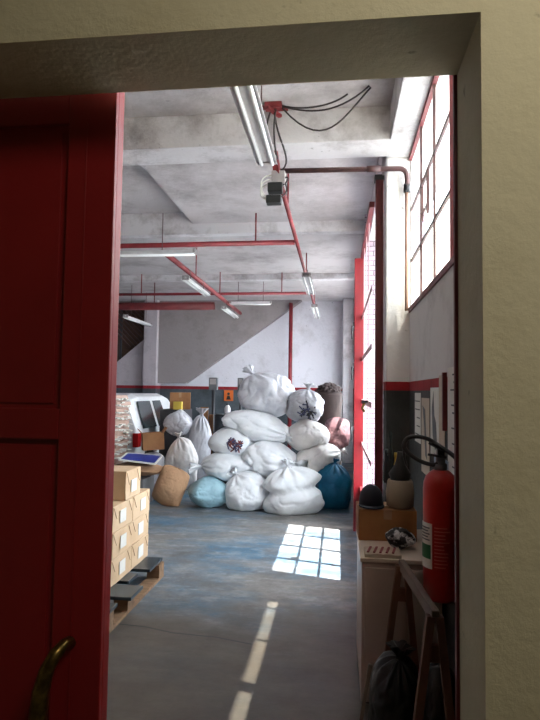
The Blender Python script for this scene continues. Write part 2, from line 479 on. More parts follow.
wn2 = struct('fill_window', bbox(.47, .475, 7.4, 11.6, .9, 3.2), M['glass'], 'long window added unseen beyond the gate to light the rear of the hall', 'window')  # added unseen opening that lets daylight onto the pile and back wall
bm = bm_new()
for i in range(0, 9):
    y = 7.4 + 4.2 * i / 8
    box(bm, .45, .49, y - .02, y + .02, .9, 3.2)
for z in (.92, 1.5, 2.1, 2.7, 3.18):
    box(bm, .451, .489, 7.4, 11.6, z - .02, z + .02)
struct('glazing_bar', bm, M['dark_red'], parent=wn2)

struct('wall_reveal', bbox(.285, .95, 6.292, 6.3, 0, 3.5), M['tile'], 'white tiled reveal seen through the red glazed gate', 'wall')
# outside: yard and unseen overhangs, their edges shaped to cut the sun
struct('ground_outside', bbox(0.66, 14, -6, 22, -0.12, -0.02), M['outside'], 'bright concrete yard outside the right wall', 'ground')
def sun_cut_slab(poly, z0, z1):
    return prism(bm_new(), poly, (z0, z1), 'z')
struct('sun_cutting_overhang', sun_cut_slab([(.64, 1.3), (1.0, 1.3), (1.0, 3.64), (1.1, 3.64), (1.1, 3.993), (.64, 4.12)], 3.40, 3.47), M['canopy'], 'unseen white overhang shaped to cut the sun at the high window', 'roof')
struct('sun_cutting_overhang', sun_cut_slab([(.64, 4.15), (1.0, 4.05), (1.0, 12.6), (.64, 12.6)], 3.58, 3.65), M['canopy'], 'unseen white overhang shaped to cut the sun at the gate', 'roof')
struct('roof', bbox(-7.3, .66, 1.3, 12.7, 3.76, 3.9), M['canopy'], 'flat roof slab over the hall', 'roof')

# slatted wooden screen in the rear left recess
t = thing('slat_screen', (-4.75, 12.36, 2.0), 'dark diagonal wooden slat screen high in the rear left corner', 'screen')
bm = prism(bm_new(), [(-5.2, 1.9), (-4.33, 2.6), (-4.33, 3.46), (-5.2, 3.46)], (12.37, 12.4))
obj('back_board', bm, M['wood_dark'], t)
bm = bm_new()
for i in range(13):
    x0 = -5.75 + i * .115
    a, b = V((x0, 12.355, 3.46)), V((x0 + 1.0, 12.355, 2.46))
    if a.x < -5.2:
        f = (-5.2 - a.x) / (b.x - a.x); a = a.lerp(b, f)
    if b.x > -4.34:
        f = (-4.34 - a.x) / (b.x - a.x); b = a.lerp(b, f)
    bar(bm, a, b, .03, .05, (0, 1, 0))
obj('slats', bm, M['slat'], t)
obj('screen_frame', bbox(-5.0, -4.95, 12.34, 12.37, 2.1, 3.46), M['steel_dark'], t)

# ------------------------------------------------------------------ red sliding door leaf
dr = thing('sliding_door', (-1.35, 1.56, 0), 'big red panelled sliding door standing half open', 'door')
XD = -0.648
bm = bm_new()
box(bm, -2.2, XD, 1.545, 1.587, .02, 2.42)
obj('door_leaf', bm, M['red_door'], dr, bevel=.003)
bm = bm_new()
box(bm, XD - .146, XD, 1.528, 1.5455, .02, 2.42)            # stile
box(bm, -2.2, XD - .146, 1.528, 1.5455, 1.352, 1.440)        # lock rail
box(bm, -2.2, XD - .146, 1.528, 1.5455, 2.28, 2.42)
box(bm, -2.2, XD - .146, 1.528, 1.5455, .02, .25)
obj('door_rails', bm, M['red_door'], dr, bevel=.004)
bm = bm_new()
box(bm, XD - .090, XD - .086, 1.5255, 1.5285, .25, 2.28)
box(bm, -2.2, XD - .170, 1.540, 1.5452, 1.455, 2.26)
box(bm, -2.2, XD - .170, 1.540, 1.5452, .27, 1.335)
obj('door_moulding', bm, M['red_door'], dr, bevel=.002)
hd = [(-.738, 1.53, .790), (-.742, 1.50, .796), (-.754, 1.475, .780), (-.770, 1.465, .745), (-.782, 1.46, .69), (-.790, 1.462, .62), (-.788, 1.475, .55), (-.780, 1.50, .51), (-.775, 1.53, .505)]
h = obj('door_handle', tube(bm_new(), hd, [.018, .016, .018, .020, .023, .024, .021, .017, .018], 14), M['brass'], dr)
plabel(h, 'curved aged brass pull handle')

# ------------------------------------------------------------------ ceiling pipes and lamps
def pipe(name, pts, r, m, label, cat='pipe', group=None, clips=()):
    o = thing(name, tuple(pts[0]), label, cat, group)
    obj('pipe_run', tube(bm_new(), pts, r, 12), m, o)
    for c in clips:
        obj('pipe_hanger', tube(bm_new(), [c[:3], (c[0], c[1], min(c[2] + c[3], 3.495))], .009, 8), m, o)
    return o

pipe('conduit_pipe', [(-.465, 4.12, 3.15), (-.465, 11.9, 3.15)], .021, M['conduit_red'], 'long red conduit running down the hall ceiling from the junction box', clips=[(-.465, 5.0, 3.15, .36), (-.465, 8.0, 3.15, .36), (-.465, 10.8, 3.15, .36)])
pipe('conduit_pipe', [(-1.99, 6.2, 3.07), (-1.99, 11.2, 3.07)], .033, M['conduit_red'], 'thick red conduit slanting down the ceiling on the left', clips=[(-1.99, 7.6, 3.07, .45), (-1.99, 9.2, 3.07, .45)])
pipe('sprinkler_pipe', [(-5.6, 6.2, 3.155), (-.49, 6.14, 3.155)], .029, M['red_steel'], 'red pipe across the ceiling above the white strip lamp', clips=[(-.93, 6.14, 3.155, .36), (-3.2, 6.15, 3.155, .36)])
pipe('sprinkler_pipe', [(-5.6, 9.3, 3.14), (-.50, 9.3, 3.14)], .024, M['red_steel'], 'thin red cross pipe farther back below the third beam', clips=[(-.95, 9.3, 3.14, .42), (-3.4, 9.3, 3.14, .42)])
pipe('sprinkler_pipe', [(-5.7, 10.0, 3.04), (-2.26, 10.0, 3.04)], .072, M['dark_red'], 'thick dark red pipe crossing above the van', clips=[(-3.4, 10.0, 3.04, .46), (-5.0, 10.0, 3.04, .46)])
pipe('water_pipe', [(-1.03, 12.1, 0), (-1.03, 12.1, 3.42), ], .042, M['red_steel'], 'vertical red pipe up the back wall behind the sack pile')
arc = [(-.44, 4.10, 3.15), (.43, 4.13, 3.15), (.455, 4.13, 3.147), (.478, 4.135, 3.135), (.492, 4.14, 3.11), (.496, 4.145, 3.07), (.496, 4.16, 3.0)]
o = pipe('cable_conduit', arc, .019, M['brown_pipe'], 'dark cross pipe bending down the white pillar')
obj('rusty_drop', tube(bm_new(), [(.496, 4.165, 3.0), (.496, 4.168, 2.1)], .014, 10), M['rust_pipe'], o)
obj('pipe_socket', tube(bm_new(), [(.20, 4.117, 3.15), (.30, 4.12, 3.15)], .024, 12), M['brown_pipe'], o)
obj('pipe_socket', tube(bm_new(), [(.496, 4.158, 3.04), (.496, 4.16, 2.98)], .025, 12), M['steel_dark'], o)

def lamp(c, L, axis, label, drop, w=.10, two=True):
    """strip lamp hung below the ceiling: batten, tubes, end caps, rods"""
    c = V(c); a = V(axis).normalized(); s = a.cross(V((0, 0, 1))).normalized(); up = V((0, 0, 1))
    t = thing('strip_lamp', tuple(c), label, 'lamp', 'fluorescent strip lamps')
    e0, e1 = c - a * (L / 2), c + a * (L / 2)
    bm = bm_new(); bar(bm, e0, e1, w * .45, .035)
    obj('batten', bm, M['white_metal'], t, bevel=.003)
    bm = bm_new()
    for q in (-1, 1):
        p0, p1 = e0 + s * q * w * .22, e1 + s * q * w * .22
        quadbox(bm, [p0 + up * .012, p0 + up * .016, p0 + s * q * w * .35 - up * .026, p0 + s * q * w * .35 - up * .030, p1 + up * .012, p1 + up * .016, p1 + s * q * w * .35 - up * .026, p1 + s * q * w * .35 - up * .030])
    obj('reflector', bm, M['white_metal'], t)
    for q in ((-1, 1) if two else (0,)):
        off = s * q * w * .3 - up * .032
        obj('lamp_tube', tube(bm_new(), [e0 + a * .02 + off, e1 - a * .02 + off], .0135, 10), M['tube'], t)
    for e, d in ((e0, 1), (e1, -1)):
        bm = bm_new(); bar(bm, e, e + a * d * .03, w, .055)
        obj('end_cap', bm, M['grey_box'], t)
    for f in (-.3, .3):
        p = c + a * L * f
        obj('hanger_rod', tube(bm_new(), [p + up * .015, p + up * drop], .005, 6), M['brown_pipe'], t)
    return t
lamp((-.475, 2.80, 3.02), 1.6, (0, 1, 0), 'long white double strip lamp hanging just beyond the doorway', .48, .12)
lamp((-2.55, 6.0, 3.035), 1.95, (1, 0, 0), 'white strip lamp below the red cross pipe at left', .44, .07)
lamp((-1.93, 7.45, 2.92), 1.2, (0, 1, 0), 'white strip lamp under the thick slanting conduit', .13, .09)
lamp((-1.95, 9.95, 2.92), 1.2, (0, 1, 0), 'small strip lamp near the far end of the slanting conduit', .13, .09)
lamp((-.42, 7.9, 3.02), 1.35, (0, 1, 0), 'white strip lamp under the central conduit', .12, .12)
lamp((-.42, 10.5, 3.0), 1.5, (0, 1, 0), 'farthest small strip lamp on the central conduit', .13, .11)
lamp((-3.95, 10.7, 2.86), 1.4, (0, 1, 0), 'strip lamp hanging above the van beside the red door edge', .64, .09)
lamp((-1.55, 9.75, 3.06), .75, (1, 0, 0), 'short crosswise strip lamp behind the second red cross pipe', .44, .06)

# junction gear hanging where the pipes cross
t = thing('junction_box', (-.465, 4.08, 2.9), 'grey junction box with two black flood lamps hanging below pipe crossing', 'junction box')
bm = bm_new(); bar(bm, (-.455, 4.06, 3.08), (-.49, 3.98, 3.34), .05, .03)
obj('bracket', bm, M['conduit_red'], t, bevel=.003)
obj('box_body', bbox(-.50, -.40, 4.03, 4.10, 3.03, 3.13), M['grey_box'], t, bevel=.006)
for (a, b) in (((-.475, 4.05, 3.0), (.07)), ((-.485, 4.05, 2.91), (.06))):
    bm = bm_new(); c = V(a)
    box(bm, c.x - .05, c.x + .06, c.y - .05, c.y + .03, c.z - b * .55, c.z + b * .45)
    o = obj('flood_lamp', bm, M['black'], t, bevel=.008)
    bm = bm_new(); tube(bm, bez(c + V((.05, 0, .02)), c + V((.12, 0, .05)), c + V((.1, 0, .12)), (-.42, 4.06, 3.06)), .006, 6)
    obj('lamp_cable', bm, M['cable'], t)
bm = bm_new()
for i in range(3):
    tube(bm, bez((-.50, 4.06, 3.10 - .03 * i), (-.60, 4.0, 3.10 - .04 * i), (-.60, 4.02, 2.95 - .03 * i), (-.51, 4.05, 2.92)), .006, 6)
obj('wire_loops', bm, M['paper'], t)

t = thing('ceiling_rose', (-.455, 3.78, 3.44), 'red ceiling rose with cables spreading from it', 'ceiling rose')
bm = bm_new(); box(bm, -.52, -.40, 3.74, 3.82, 3.465, 3.5); bar(bm, (-.56, 3.76, 3.47), (-.36, 3.80, 3.47), .03, .02); bar(bm, (-.50, 3.72, 3.45), (-.42, 3.86, 3.45), .03, .02)
obj('rose_plate', bm, M['conduit_red'], t, bevel=.003)
for p in (((-.47, 3.77, 3.47), (-.55, 3.8, 3.3), (-.52, 3.95, 3.2), (-.49, 3.99, 3.32)), ((-.45, 3.77, 3.47), (-.47, 3.85, 3.3), (-.30, 3.95, 3.15), (-.44, 4.05, 3.13)),
          ((-.44, 3.78, 3.47), (-.47, 3.78, 3.35), (-.46, 3.9, 3.2), (-.45, 4.0, 3.2))):
    obj('drop_cable', tube(bm_new(), bez(*p), .007, 6), M['cable'], t)
for p in (((-.40, 3.78, 3.47), (-.1, 3.74, 3.10), (.02, 3.70, 3.34), (.20, 3.62, 3.497)), ((-.40, 3.78, 3.48), (-.2, 3.74, 3.40), (-.02, 3.7, 3.36), (.19, 3.6, 3.497)),
          ((-.40, 3.77, 3.48), (-.25, 3.70, 3.40), (-.05, 3.66, 3.40), (.05, 3.62, 3.46))):
    obj('swag_cable', tube(bm_new(), bez(*p), .006, 6), M['cable'], t)

# ------------------------------------------------------------------ sacks
placed = []       # search trees of every sack already placed
def smooth01(x, a, b):
    x = min(1, max(0, (x - a) / (b - a)))
    return x * x * (3 - 2 * x)

def shorten(c, p, gap=.015):
    """pull p back towards c so that the line c-p stays clear of what is already placed"""
    d = p - c; L = d.length
    if L < 1e-6: return p
    d.normalize()
    for tr in placed:
        h = tr.ray_cast(c, d, L + gap)
        if h[0] is not None and h[3] < L + gap:
            L = max(.02, h[3] - gap)
    p = c + d * L
    p.z = max(p.z, .006)
    return p

def clear_of_others(bm, c, rounds=40, f=.06):
    """shrink the faces that still cut what is already placed towards c"""
    bmesh.ops.triangulate(bm, faces=bm.faces)
    for _ in range(rounds):
        bm.faces.ensure_lookup_table()
        tree = BVHTree.FromBMesh(bm); hit = set()
        for tr in placed:
            for i_, _j in tree.overlap(tr):
                hit.update(bm.faces[i_].verts)
        if not hit: break
        grow = set(hit)
        for v_ in hit:
            grow.update(e_.other_vert(v_) for e_ in v_.link_edges)
        for v_ in grow:
            v_.co = c + (v_.co - c) * (1 - f); v_.co.z = max(v_.co.z, .006)

def sack(label, c, r, rot, m, seed, neck=None, neck_len=.14, fold=.05, lump=.10, group='sacks in the big white pile', name='sack', waist=0.0, press=True, axis=None, flat=.5, nu=72, nv=96, cat='sack', corner=5.0):
    """a filled woven sack: a pillow whose closed end is a flat seam; the other end is a seam too, or gathered into a tied neck"""
    c = V(c); R = Euler(rot, 'XYZ').to_matrix(); rx, ry, rz = (x * (1.09 if press else 1) for x in r)
    rnd = random.Random(seed); off = V((rnd.uniform(-50, 50), rnd.uniform(-50, 50), rnd.uniform(-50, 50)))
    if axis is None:
        axis = neck if neck is not None else ((1, 0, 0) if rx >= rz else (0, 0, 1))
    nd = V(axis).normalized()
    ref = V((0, 1, 0)) if abs(nd.y) < .7 else V((1, 0, 0))
    th_ = ref - nd * ref.dot(nd); th_.normalize()          # thickness direction of the seam
    wd_ = nd.cross(th_)
    if abs(nd.z) < .5:                                     # lying sack: seam spreads sideways, not up
        th_, wd_ = wd_, th_
    bm = bm_new(); rings = []
    ph = [rnd.uniform(0, 6.28) for _ in range(6)]
    for a_ in range(nu + 1):
        t = math.sin(math.pi * (a_ / nu - .5))
        g = smooth01(t, .25, 1.0) if neck is not None else 0
        w = max(0, 1 - abs(t) ** corner) ** .5
        th = max(0, 1 - abs(t) ** 2.1) ** (.62 if t < 0 or neck is None else .5)
        th = th * (1 - flat * .25 * abs(t))
        if neck is not None and t > 0:
            wr = max(0, 1 - t ** 2.2) ** .5
            w = w * (1 - g) + max(.16, wr * .9) * g; th = th * (1 - g) + max(.16, wr * .9) * g
            if a_ == nu: w = th = .10
        if waist:
            q_ = 1 - waist * math.exp(-((t - .12) / .2) ** 2)
            w *= q_; th *= q_
        ring = []
        for b_ in range(nv):
            an = 6.283185 * b_ / nv
            ca, sa = math.cos(an), math.sin(an)
            q = V((ca * 1.5, sa * 1.5, t * 1.8))
            f = 1 + lump * 1.2 * noise.noise(q + off)
            # soft tension folds, mostly along the sack and stronger towards its ends
            e_ = .35 + .65 * abs(t) ** 2
            fo = noise.noise(V((ca * 3.1 + .5 * t, sa * 3.1, t * 1.1)) + off * 1.7 + noise.noise_vector(q + off) * .5)
            f += fold * 1.5 * e_ * fo
            rd = 1 - min(1, abs(noise.noise(V((ca * 2.3 + t, sa * 2.3 - t, t * 1.7)) + off * .6 + noise.noise_vector(q * .8 - off) * .7)) * 5)
            f -= fold * 1.1 * rd * rd
            q2 = V((ca * 4.2, sa * 4.2, t * 3.4)) + noise.noise_vector(q * 1.3 + off) * 1.1 + off * 2.3
            r2 = 1 - min(1, abs(noise.noise(q2)) * 4.5)
            f -= fold * .55 * r2 * r2 * (.45 + .55 * abs(t))
            f += fold * .30 * noise.noise(q2 * 1.9)
            if g:
                f += .20 * g * math.sin(an * 11 + ph[0] + 1.6 * noise.noise(q * 1.5 + off)) * smooth01(t, .45, 1)
            p = nd * (t * (1 + .05 * noise.noise(V((ca, sa, 4)) + off))) + wd_ * (ca * w * f) + th_ * (sa * th * f)
            ring.append(bm.verts.new(c + R @ V((p.x * rx, p.y * ry, p.z * rz))))
        rings.append(ring)
    for a_, b_ in zip(rings, rings[1:]):
        for k_ in range(nv):
            bm.faces.new((a_[k_], a_[(k_ + 1) % nv], b_[(k_ + 1) % nv], b_[k_]))
    bm.faces.new(rings[0][::-1]); bm.faces.new(rings[-1])
    bmesh.ops.remove_doubles(bm, verts=bm.verts, dist=.0004)
    for vt in bm.verts:
        if vt.co.z < .006:
            dz = .006 - vt.co.z
            vt.co.z = .006
            vt.co += V((vt.co.x - c.x, vt.co.y - c.y, 0)) * min(.15, dz * .7)
        if press:
            vt.co = shorten(c, vt.co)
    for _ in range(1):
        bmesh.ops.smooth_vert(bm, verts=bm.verts, factor=.3, use_axis_x=True, use_axis_y=True, use_axis_z=True)
    if press:
        for vt in bm.verts: vt.co = shorten(c, vt.co)
    if press: clear_of_others(bm, c)
    bmesh.ops.recalc_face_normals(bm, faces=bm.faces)
    mine = [BVHTree.FromBMesh(bm)]
    if neck is not None:
        e = c + R @ V((nd.x * rx, nd.y * ry, nd.z * rz))
        t = thing(name, (c.x, c.y, max(0, c.z - rz)), label, cat, group)
        obj('sack_body', bm, m, t, smooth=True)
        wd = (R @ V((nd.x * rx, nd.y * ry, nd.z * rz))).normalized()
        bn = bm_new(); n = 36
        uu = wd.cross(V((.1, .2, 1))).normalized(); ww = wd.cross(uu)
        rings = []; sc = neck_len; base = min(rx, ry, rz) * .16 / sc
        for h, rr in ((-.25, base * .9), (0, max(base, .2)), (.12, .22), (.25, .26), (.45, .42), (.7, .60), (.9, .72), (1.0, .74)):
            ring = []
            for k_ in range(n):
                an = 6.28318 * k_ / n
                pl = 1 + .30 * noise.noise(V((math.cos(an) * 2.2, math.sin(an) * 2.2, h)) + off) + .24 * math.sin(an * 7 + ph[1]) * max(0, h) + .06 * math.sin(an * 13 + ph[2])
                jz = .30 * noise.noise(V((math.cos(an) * 1.6, math.sin(an) * 1.6, 7)) + off) if h > .6 else 0
                p = e + wd * sc * (h + jz) + (uu * math.cos(an) + ww * math.sin(an) * .6) * rr * sc * pl
                p.z -= sc * .18 * max(0, h) ** 2
                if press: p = shorten(c, p)
                p.z = max(p.z, .006)
                ring.append(bn.verts.new(p))
            rings.append(ring)
        for a_, b_ in zip(rings, rings[1:]):
            for k_ in range(n):
                bn.faces.new((a_[k_], a_[(k_ + 1) % n], b_[(k_ + 1) % n], b_[k_]))
        cc = bn.verts.new(shorten(c, e + wd * sc * .45) if press else e + wd * sc * .45)
        for k_ in range(n):
            bn.faces.new((rings[-1][k_], rings[-1][(k_ + 1) % n], cc))
        if press: clear_of_others(bn, c)
        bmesh.ops.recalc_face_normals(bn, faces=bn.faces)
        mine.append(BVHTree.FromBMesh(bn))
        obj('sack_neck', bn, m, t, smooth=True)
        o = t
    else:
        o = tag(obj(name, bm, m, smooth=True), label, cat, group)
    placed.extend(mine)
    return o

def spill(parent_label_mat, c, r, n, seed, parent):
    """coloured offcuts showing in the mouth of a sack"""
    rnd = random.Random(seed)
    for mm in parent_label_mat:
        bm = bm_new()
        for _ in range(n):
            a = rnd.uniform(0, 6.28); q = rnd.uniform(0, 1) ** .6 * r
            p = V(c) + V((math.cos(a) * q, rnd.uniform(-.015, .03), math.sin(a) * q * .85))
            d = V((rnd.uniform(-1, 1), rnd.uniform(-.4, .1), rnd.uniform(-1, 1))).normalized() * rnd.uniform(.02, .05)
            bar(bm, p - d, p + d, .016, .008, (0, 1, .1))
        o = obj('offcuts', bm, mm, parent)
        o['kind'] = 'stuff'
        plabel(o, 'coloured offcuts in the sack mouth')

sack('pale blue filled sack lowest at the left end of the white pile', (-1.65, 7.20, .175), (.25, .24, .19), (0, 0, .2), M['sack_ice'], 1, axis=(1, .2, 0))
sack('white sack with pointed tied top at the floor, left of front bulging sack', (-1.14, 7.16, .19), (.27, .27, .25), (0, .0, .1), M['sack'], 2, neck=(-.5, -.1, .9), neck_len=.09)
sack('bulging white sack pinched at the middle at the front of the pile', (-.55, 7.00, .25), (.35, .29, .29), (0, -.10, .1), M['sack'], 3, waist=.24, neck=(-.08, 0, 1), neck_len=.10)
sack('blue plastic sack at the right end of the white pile', (-.055, 7.38, .26), (.215, .22, .29), (0, 0, .1), M['sack_blue'], 4, fold=.06, neck=(.1, 0, 1), neck_len=.07)
sack('small grey-white sack between front bulging sack and blue sack', (-.255, 7.33, .20), (.14, .18, .22), (0, .1, 0), M['sack_grey'], 5)
sack('white sack lying with its grey open neck pointing left', (-1.40, 7.40, .49), (.36, .29, .19), (0, .06, .12), M['sack'], 6, neck=(-1, -.1, -.12), neck_len=.16)
sack('large white sack with ruffled neck in the centre of the pile', (-.88, 7.42, .58), (.34, .34, .24), (0, .22, -.1), M['sack'], 7, neck=(.9, -.25, .25), neck_len=.13)
sack('white sack lying right of the centre above blue sack', (-.27, 7.56, .60), (.30, .30, .20), (0, -.25, .1), M['sack_warm'], 8, neck=(1, -.1, .1), neck_len=.08)
s5 = sack('white sack with red offcuts showing in its mouth', (-1.41, 7.5, .79), (.28, .31, .20), (0, .05, .12), M['sack'], 9, axis=(.25, 1, .05), corner=3.2, fold=.03)
sack('light sack on the right side below the sack of blue offcuts', (-.40, 7.62, .89), (.27, .30, .22), (0, .1, 0), M['sack_warm'], 10, axis=(1, .5, .4), corner=3.5)
sack('long white sack slanting across the upper part of the pile', (-1.09, 7.56, 1.01), (.43, .29, .20), (0, .22, -.1), M['sack'], 11, neck=(1, -.2, -.05), neck_len=.14)
s9 = sack('greyish sack with dark blue offcuts at the upper right of pile', (-.44, 7.66, 1.30), (.225, .25, .21), (0, 0, 0), M['sack_grey'], 12, fold=.06, neck=(.15, .0, 1), neck_len=.10)
sack('huge creased clear plastic sack on top of the pile', (-.99, 7.76, 1.44), (.37, .31, .29), (0, .1, 0), M['sack_plastic'], 13, fold=.085, lump=.1, neck=(-.55, -.1, .85), neck_len=.15)
sack('dim reddish sack at the right rear of the pile', (.0, 7.86, .93), (.16, .2, .2), (0, 0, 0), M['sack_red'], 14)
spill((M['chip_red'], M['chip_blue']), (-1.33, 7.165, .80), .095, 24, 3, s5)
spill((M['chip_blue'], M['black']), (-.40, 7.39, 1.24), .11, 16, 4, s9)

# dark drum behind the pile
t = thing('fibre_drum', (-.14, 8.45, 0), 'dark brown fibre drum heaped with scraps behind the pile', 'drum')
obj('drum_body', lathe(bm_new(), (-.14, 8.45, 0), [(.2, 0), (.205, .03), (.2, .06), (.2, 1.43), (.206, 1.45), (.206, 1.48), (.19, 1.49)], 32), M['drum'], t)
bm = bm_new(); bmesh.ops.create_icosphere(bm, subdivisions=4, radius=1)
for vt in bm.verts:
    d = vt.co.normalized(); f = 1 + .25 * noise.noise(d * 4)
    vt.co = V((-.14 + d.x * .19 * f, 8.45 + d.y * .19 * f, 1.49 + d.z * .14 * f))
obj('scrap_heap', bm, M['drum'], t)
# ------------------------------------------------------------------ left cluster: white sacks, cartons, kraft bags
GL = 'sacks beside the van'
sack('white sack standing low at the right side of van cluster', (-2.28, 8.12, .40), (.21, .23, .36), (0, 0, 0), M['sack_warm'], 21, group=GL, neck=(-.2, -.1, 1), neck_len=.10)
sack('tall white sack standing beside the brown boards', (-2.11, 8.52, .56), (.165, .18, .50), (0, 0, 0), M['sack_grey'], 22, group=GL, neck=(.1, 0, 1), neck_len=.13)
sack('grey-white sack heaped on the low white sack near van', (-2.43, 8.42, .98), (.20, .2, .19), (0, 0, 0), M['sack_grey'], 23, group=GL, fold=.06)
sack('white sack under the open brown carton', (-2.68, 7.98, .29), (.17, .2, .265), (0, 0, 0), M['sack_grey'], 24, group=GL)
sack('brown paper sack leaning over beside the blue board', (-2.13, 7.08, .25), (.18, .15, .24), (.1, .38, 0), M['sack_kraft'], 25, group='brown paper sacks', fold=.035, lump=.03, axis=(0, 0, 1), corner=12)
o = tag(obj('plastic_crate', bbox(-3.0, -2.46, 6.98, 7.42, 0, .345), M['crate'], bevel=.012), 'grey plastic crate under the lying brown paper sack', 'crate')
sack('brown paper sack lying on the grey crate under blue board', (-2.60, 7.2, .45), (.33, .20, .078), (0, .04, 0), M['sack_kraft'], 26, group='brown paper sacks', fold=.05, corner=8)

t = thing('blue_board', (-2.52, 7.2, .6), 'blue panel with white edging lying on the brown sacks', 'board')
def quad_slab(pts, th):
    bm = bm_new(); a = [V(p) for p in pts]; n = (a[1] - a[0]).cross(a[2] - a[0]).normalized()
    if n.z < 0: n = -n
    quadbox(bm, a + [p + n * th for p in a]); return bm
P4 = [V((-2.777, 6.95, .58)), V((-2.30, 6.95, .54)), V((-2.36, 7.42, .59)), V((-2.85, 7.42, .61))]
obj('board_face', quad_slab(P4, .014), M['blue_board'], t)
bm = bm_new(); up = V((.1, -.2, 1)).normalized() * .012
for a, b in ((0, 1), (1, 2), (2, 3), (3, 0)):
    bar(bm, P4[a] + up, P4[b] + up, .022, .02)
plabel(obj('board_edging', bm, M['paper'], t), 'white edging strip')

def carton(c, s, rz, m, label, tilt=0.0, open_top=False, group=None, name='carton', tape=True, tz=None):
    c = V(c); R = Matrix.Rotation(rz, 3, 'Z') @ Matrix.Rotation(tilt, 3, 'Y')
    t = thing(name, tuple(c), label, 'box', group)
    def put(bm):
        for vt in bm.verts:
            vt.co = c + R @ vt.co
        return bm
    sx, sy, sz = s
    if open_top:
        bm = bm_new(); w = .008
        box(bm, -sx/2, sx/2, -sy/2, sy/2, 0, w)
        box(bm, -sx/2, sx/2, -sy/2, -sy/2 + w, w, sz); box(bm, -sx/2, sx/2, sy/2 - w, sy/2, w, sz)
        box(bm, -sx/2, -sx/2 + w, -sy/2 + w, sy/2 - w, w, sz); box(bm, sx/2 - w, sx/2, -sy/2 + w, sy/2 - w, w, sz)
        obj('carton_body', put(bm), m, t)
        for q in (-1, 1):
            bm = bm_new(); bar(bm, (q * sx/2, 0, sz), (q * (sx/2 + sx * .18), 0, sz + sx * .22), sy * .96, .007, (0, 0, 1))
            obj('carton_flap', put(bm), m, t)
    else:
        obj('carton_body', put(bbox(-sx/2, sx/2, -sy/2, sy/2, 0, sz)), m, t, bevel=.004)
        if tape:
            bm = bm_new(); box(bm, -sx/2 - .001, sx/2 + .001, -.022, .022, sz, sz + .0015); box(bm, -.022, .022, -sy/2 - .0012, -sy/2, sz * .7, sz)
            obj('packing_tape', put(bm), M['kraft_dark'], t)
    return t
carton((-2.66, 7.93, .63), (.30, .24, .24), .45, M['carton'], 'open brown carton in front of the van window', open_top=True, tilt=-.06)
o = tag(obj('steel_cabinet', bbox(-2.92, -2.5, 9.0, 9.5, 0, 1.17), M['steel_dark'], bevel=.008), 'dark steel cabinet behind white sacks near the van', 'cabinet')
carton((-2.66, 9.3, 1.17), (.34, .3, .28), .25, M['carton'], 'brown carton on the dark cabinet beside the van', tilt=.0)
carton((-2.63, 9.06, 1.17), (.14, .1, .13), .1, M['yellow'], 'small yellow box in front of the brown carton', tape=False)
# bundles of paper, stacked
rnd = random.Random(5)
ORD = ('topmost', 'second from the top', 'third from the top', 'fourth from the top', 'fifth from the top', 'sixth from the top', 'seventh from the top', 'eighth from the top', 'ninth from the top', 'tenth from the top', 'fifth from the floor', 'fourth from the floor', 'third from the floor', 'second from the floor', 'lowest')
for i in range(15):
    z0 = i * .094
    dx = rnd.uniform(-.02, .02); rz = rnd.uniform(-.05, .05)
    t = thing('paper_bundle', (-3.40 + dx, 7.85, z0), 'tied bundle of pinkish waste paper, ' + ORD[14 - i] + ' in the stack by the van', 'paper bundle', 'stacked waste paper bundles')
    R = Matrix.Rotation(rz, 3, 'Z')
    bm = bm_new(); bmesh.ops.create_grid(bm, x_segments=10, y_segments=8, size=1)
    bm.free()
    bm = bbox(-.32, .30, -.27, .27, .002, .090)
    bmesh.ops.subdivide_edges(bm, edges=bm.edges, cuts=4, use_grid_fill=True)
    for vt in bm.verts:
        q = vt.co
        s = 1 - .16 * abs((q.z - .046) / .044) ** 2
        n_ = noise.noise(V((q.x * 9, q.y * 9, q.z * 30 + i * 3))) * .012
        vt.co = V((-3.40 + dx, 7.85, z0)) + R @ V((q.x * (1 - .03 * abs((q.z - .046) / .044)) + n_, q.y * (1 - .04 * abs((q.z - .046) / .044)) + n_, q.z))
    obj('bundle_body', bm, M['bundle'], t)
    bm = bm_new()
    for j in range(7):
        y = -.25 + j * .08 + rnd.uniform(-.02, .02); zz = .02 + rnd.uniform(0, .05); l = rnd.uniform(.03, .08)
        bar(bm, V((-3.40 + dx, 7.85, z0)) + R @ V((.27, y, zz)), V((-3.40 + dx, 7.85, z0)) + R @ V((.31 + l * .8, y + rnd.uniform(-.02, .02), max(.012, zz - l * .3 + rnd.uniform(0, .03)))), .07, .014)
    plabel(obj('loose_sheets', bm, M['paper'], t), 'white sheet ends sticking out')
    bm = bm_new()
    for x in (-.12, .1):
        box(bm, -3.40 + dx + x, -3.40 + dx + x + .012, 7.85 - .275, 7.85 - .268, z0 + .006, z0 + .088)
    obj('string', bm, M['paper'], t)

# brown boards, drum with white jug
for (x, y, w, h, lab) in ((-2.16, 8.95, .13, 1.22, 'brown board standing upright beside the tall white sack'), (-2.06, 9.02, .07, 1.10, 'shorter brown board standing beside the weighing column')):
    tag(obj('board', bbox(x - w/2, x + w/2, y, y + .03, 0, h), M['carton'], bevel=.003), lab, 'board')
t = thing('steel_drum', (-1.79, 9.0, 0), 'dark steel drum between the weighing columns', 'drum')
obj('drum_body', lathe(bm_new(), (-1.79, 9.0, 0), [(.2, 0), (.205, .02), (.2, .04), (.2, .36), (.208, .38), (.2, .40), (.2, .72), (.208, .74), (.2, .76), (.2, 1.08), (.206, 1.1), (.19, 1.11)], 32), M['dark_drum'], t)
t = thing('jug', (-1.77, 8.93, 1.11), 'white jug standing on the dark drum', 'jug')
obj('jug_body', lathe(bm_new(), (-1.77, 8.93, 1.111), [(.045, 0), (.05, .02), (.05, .10), (.03, .14), (.02, .15)], 18), M['white_metal'], t)
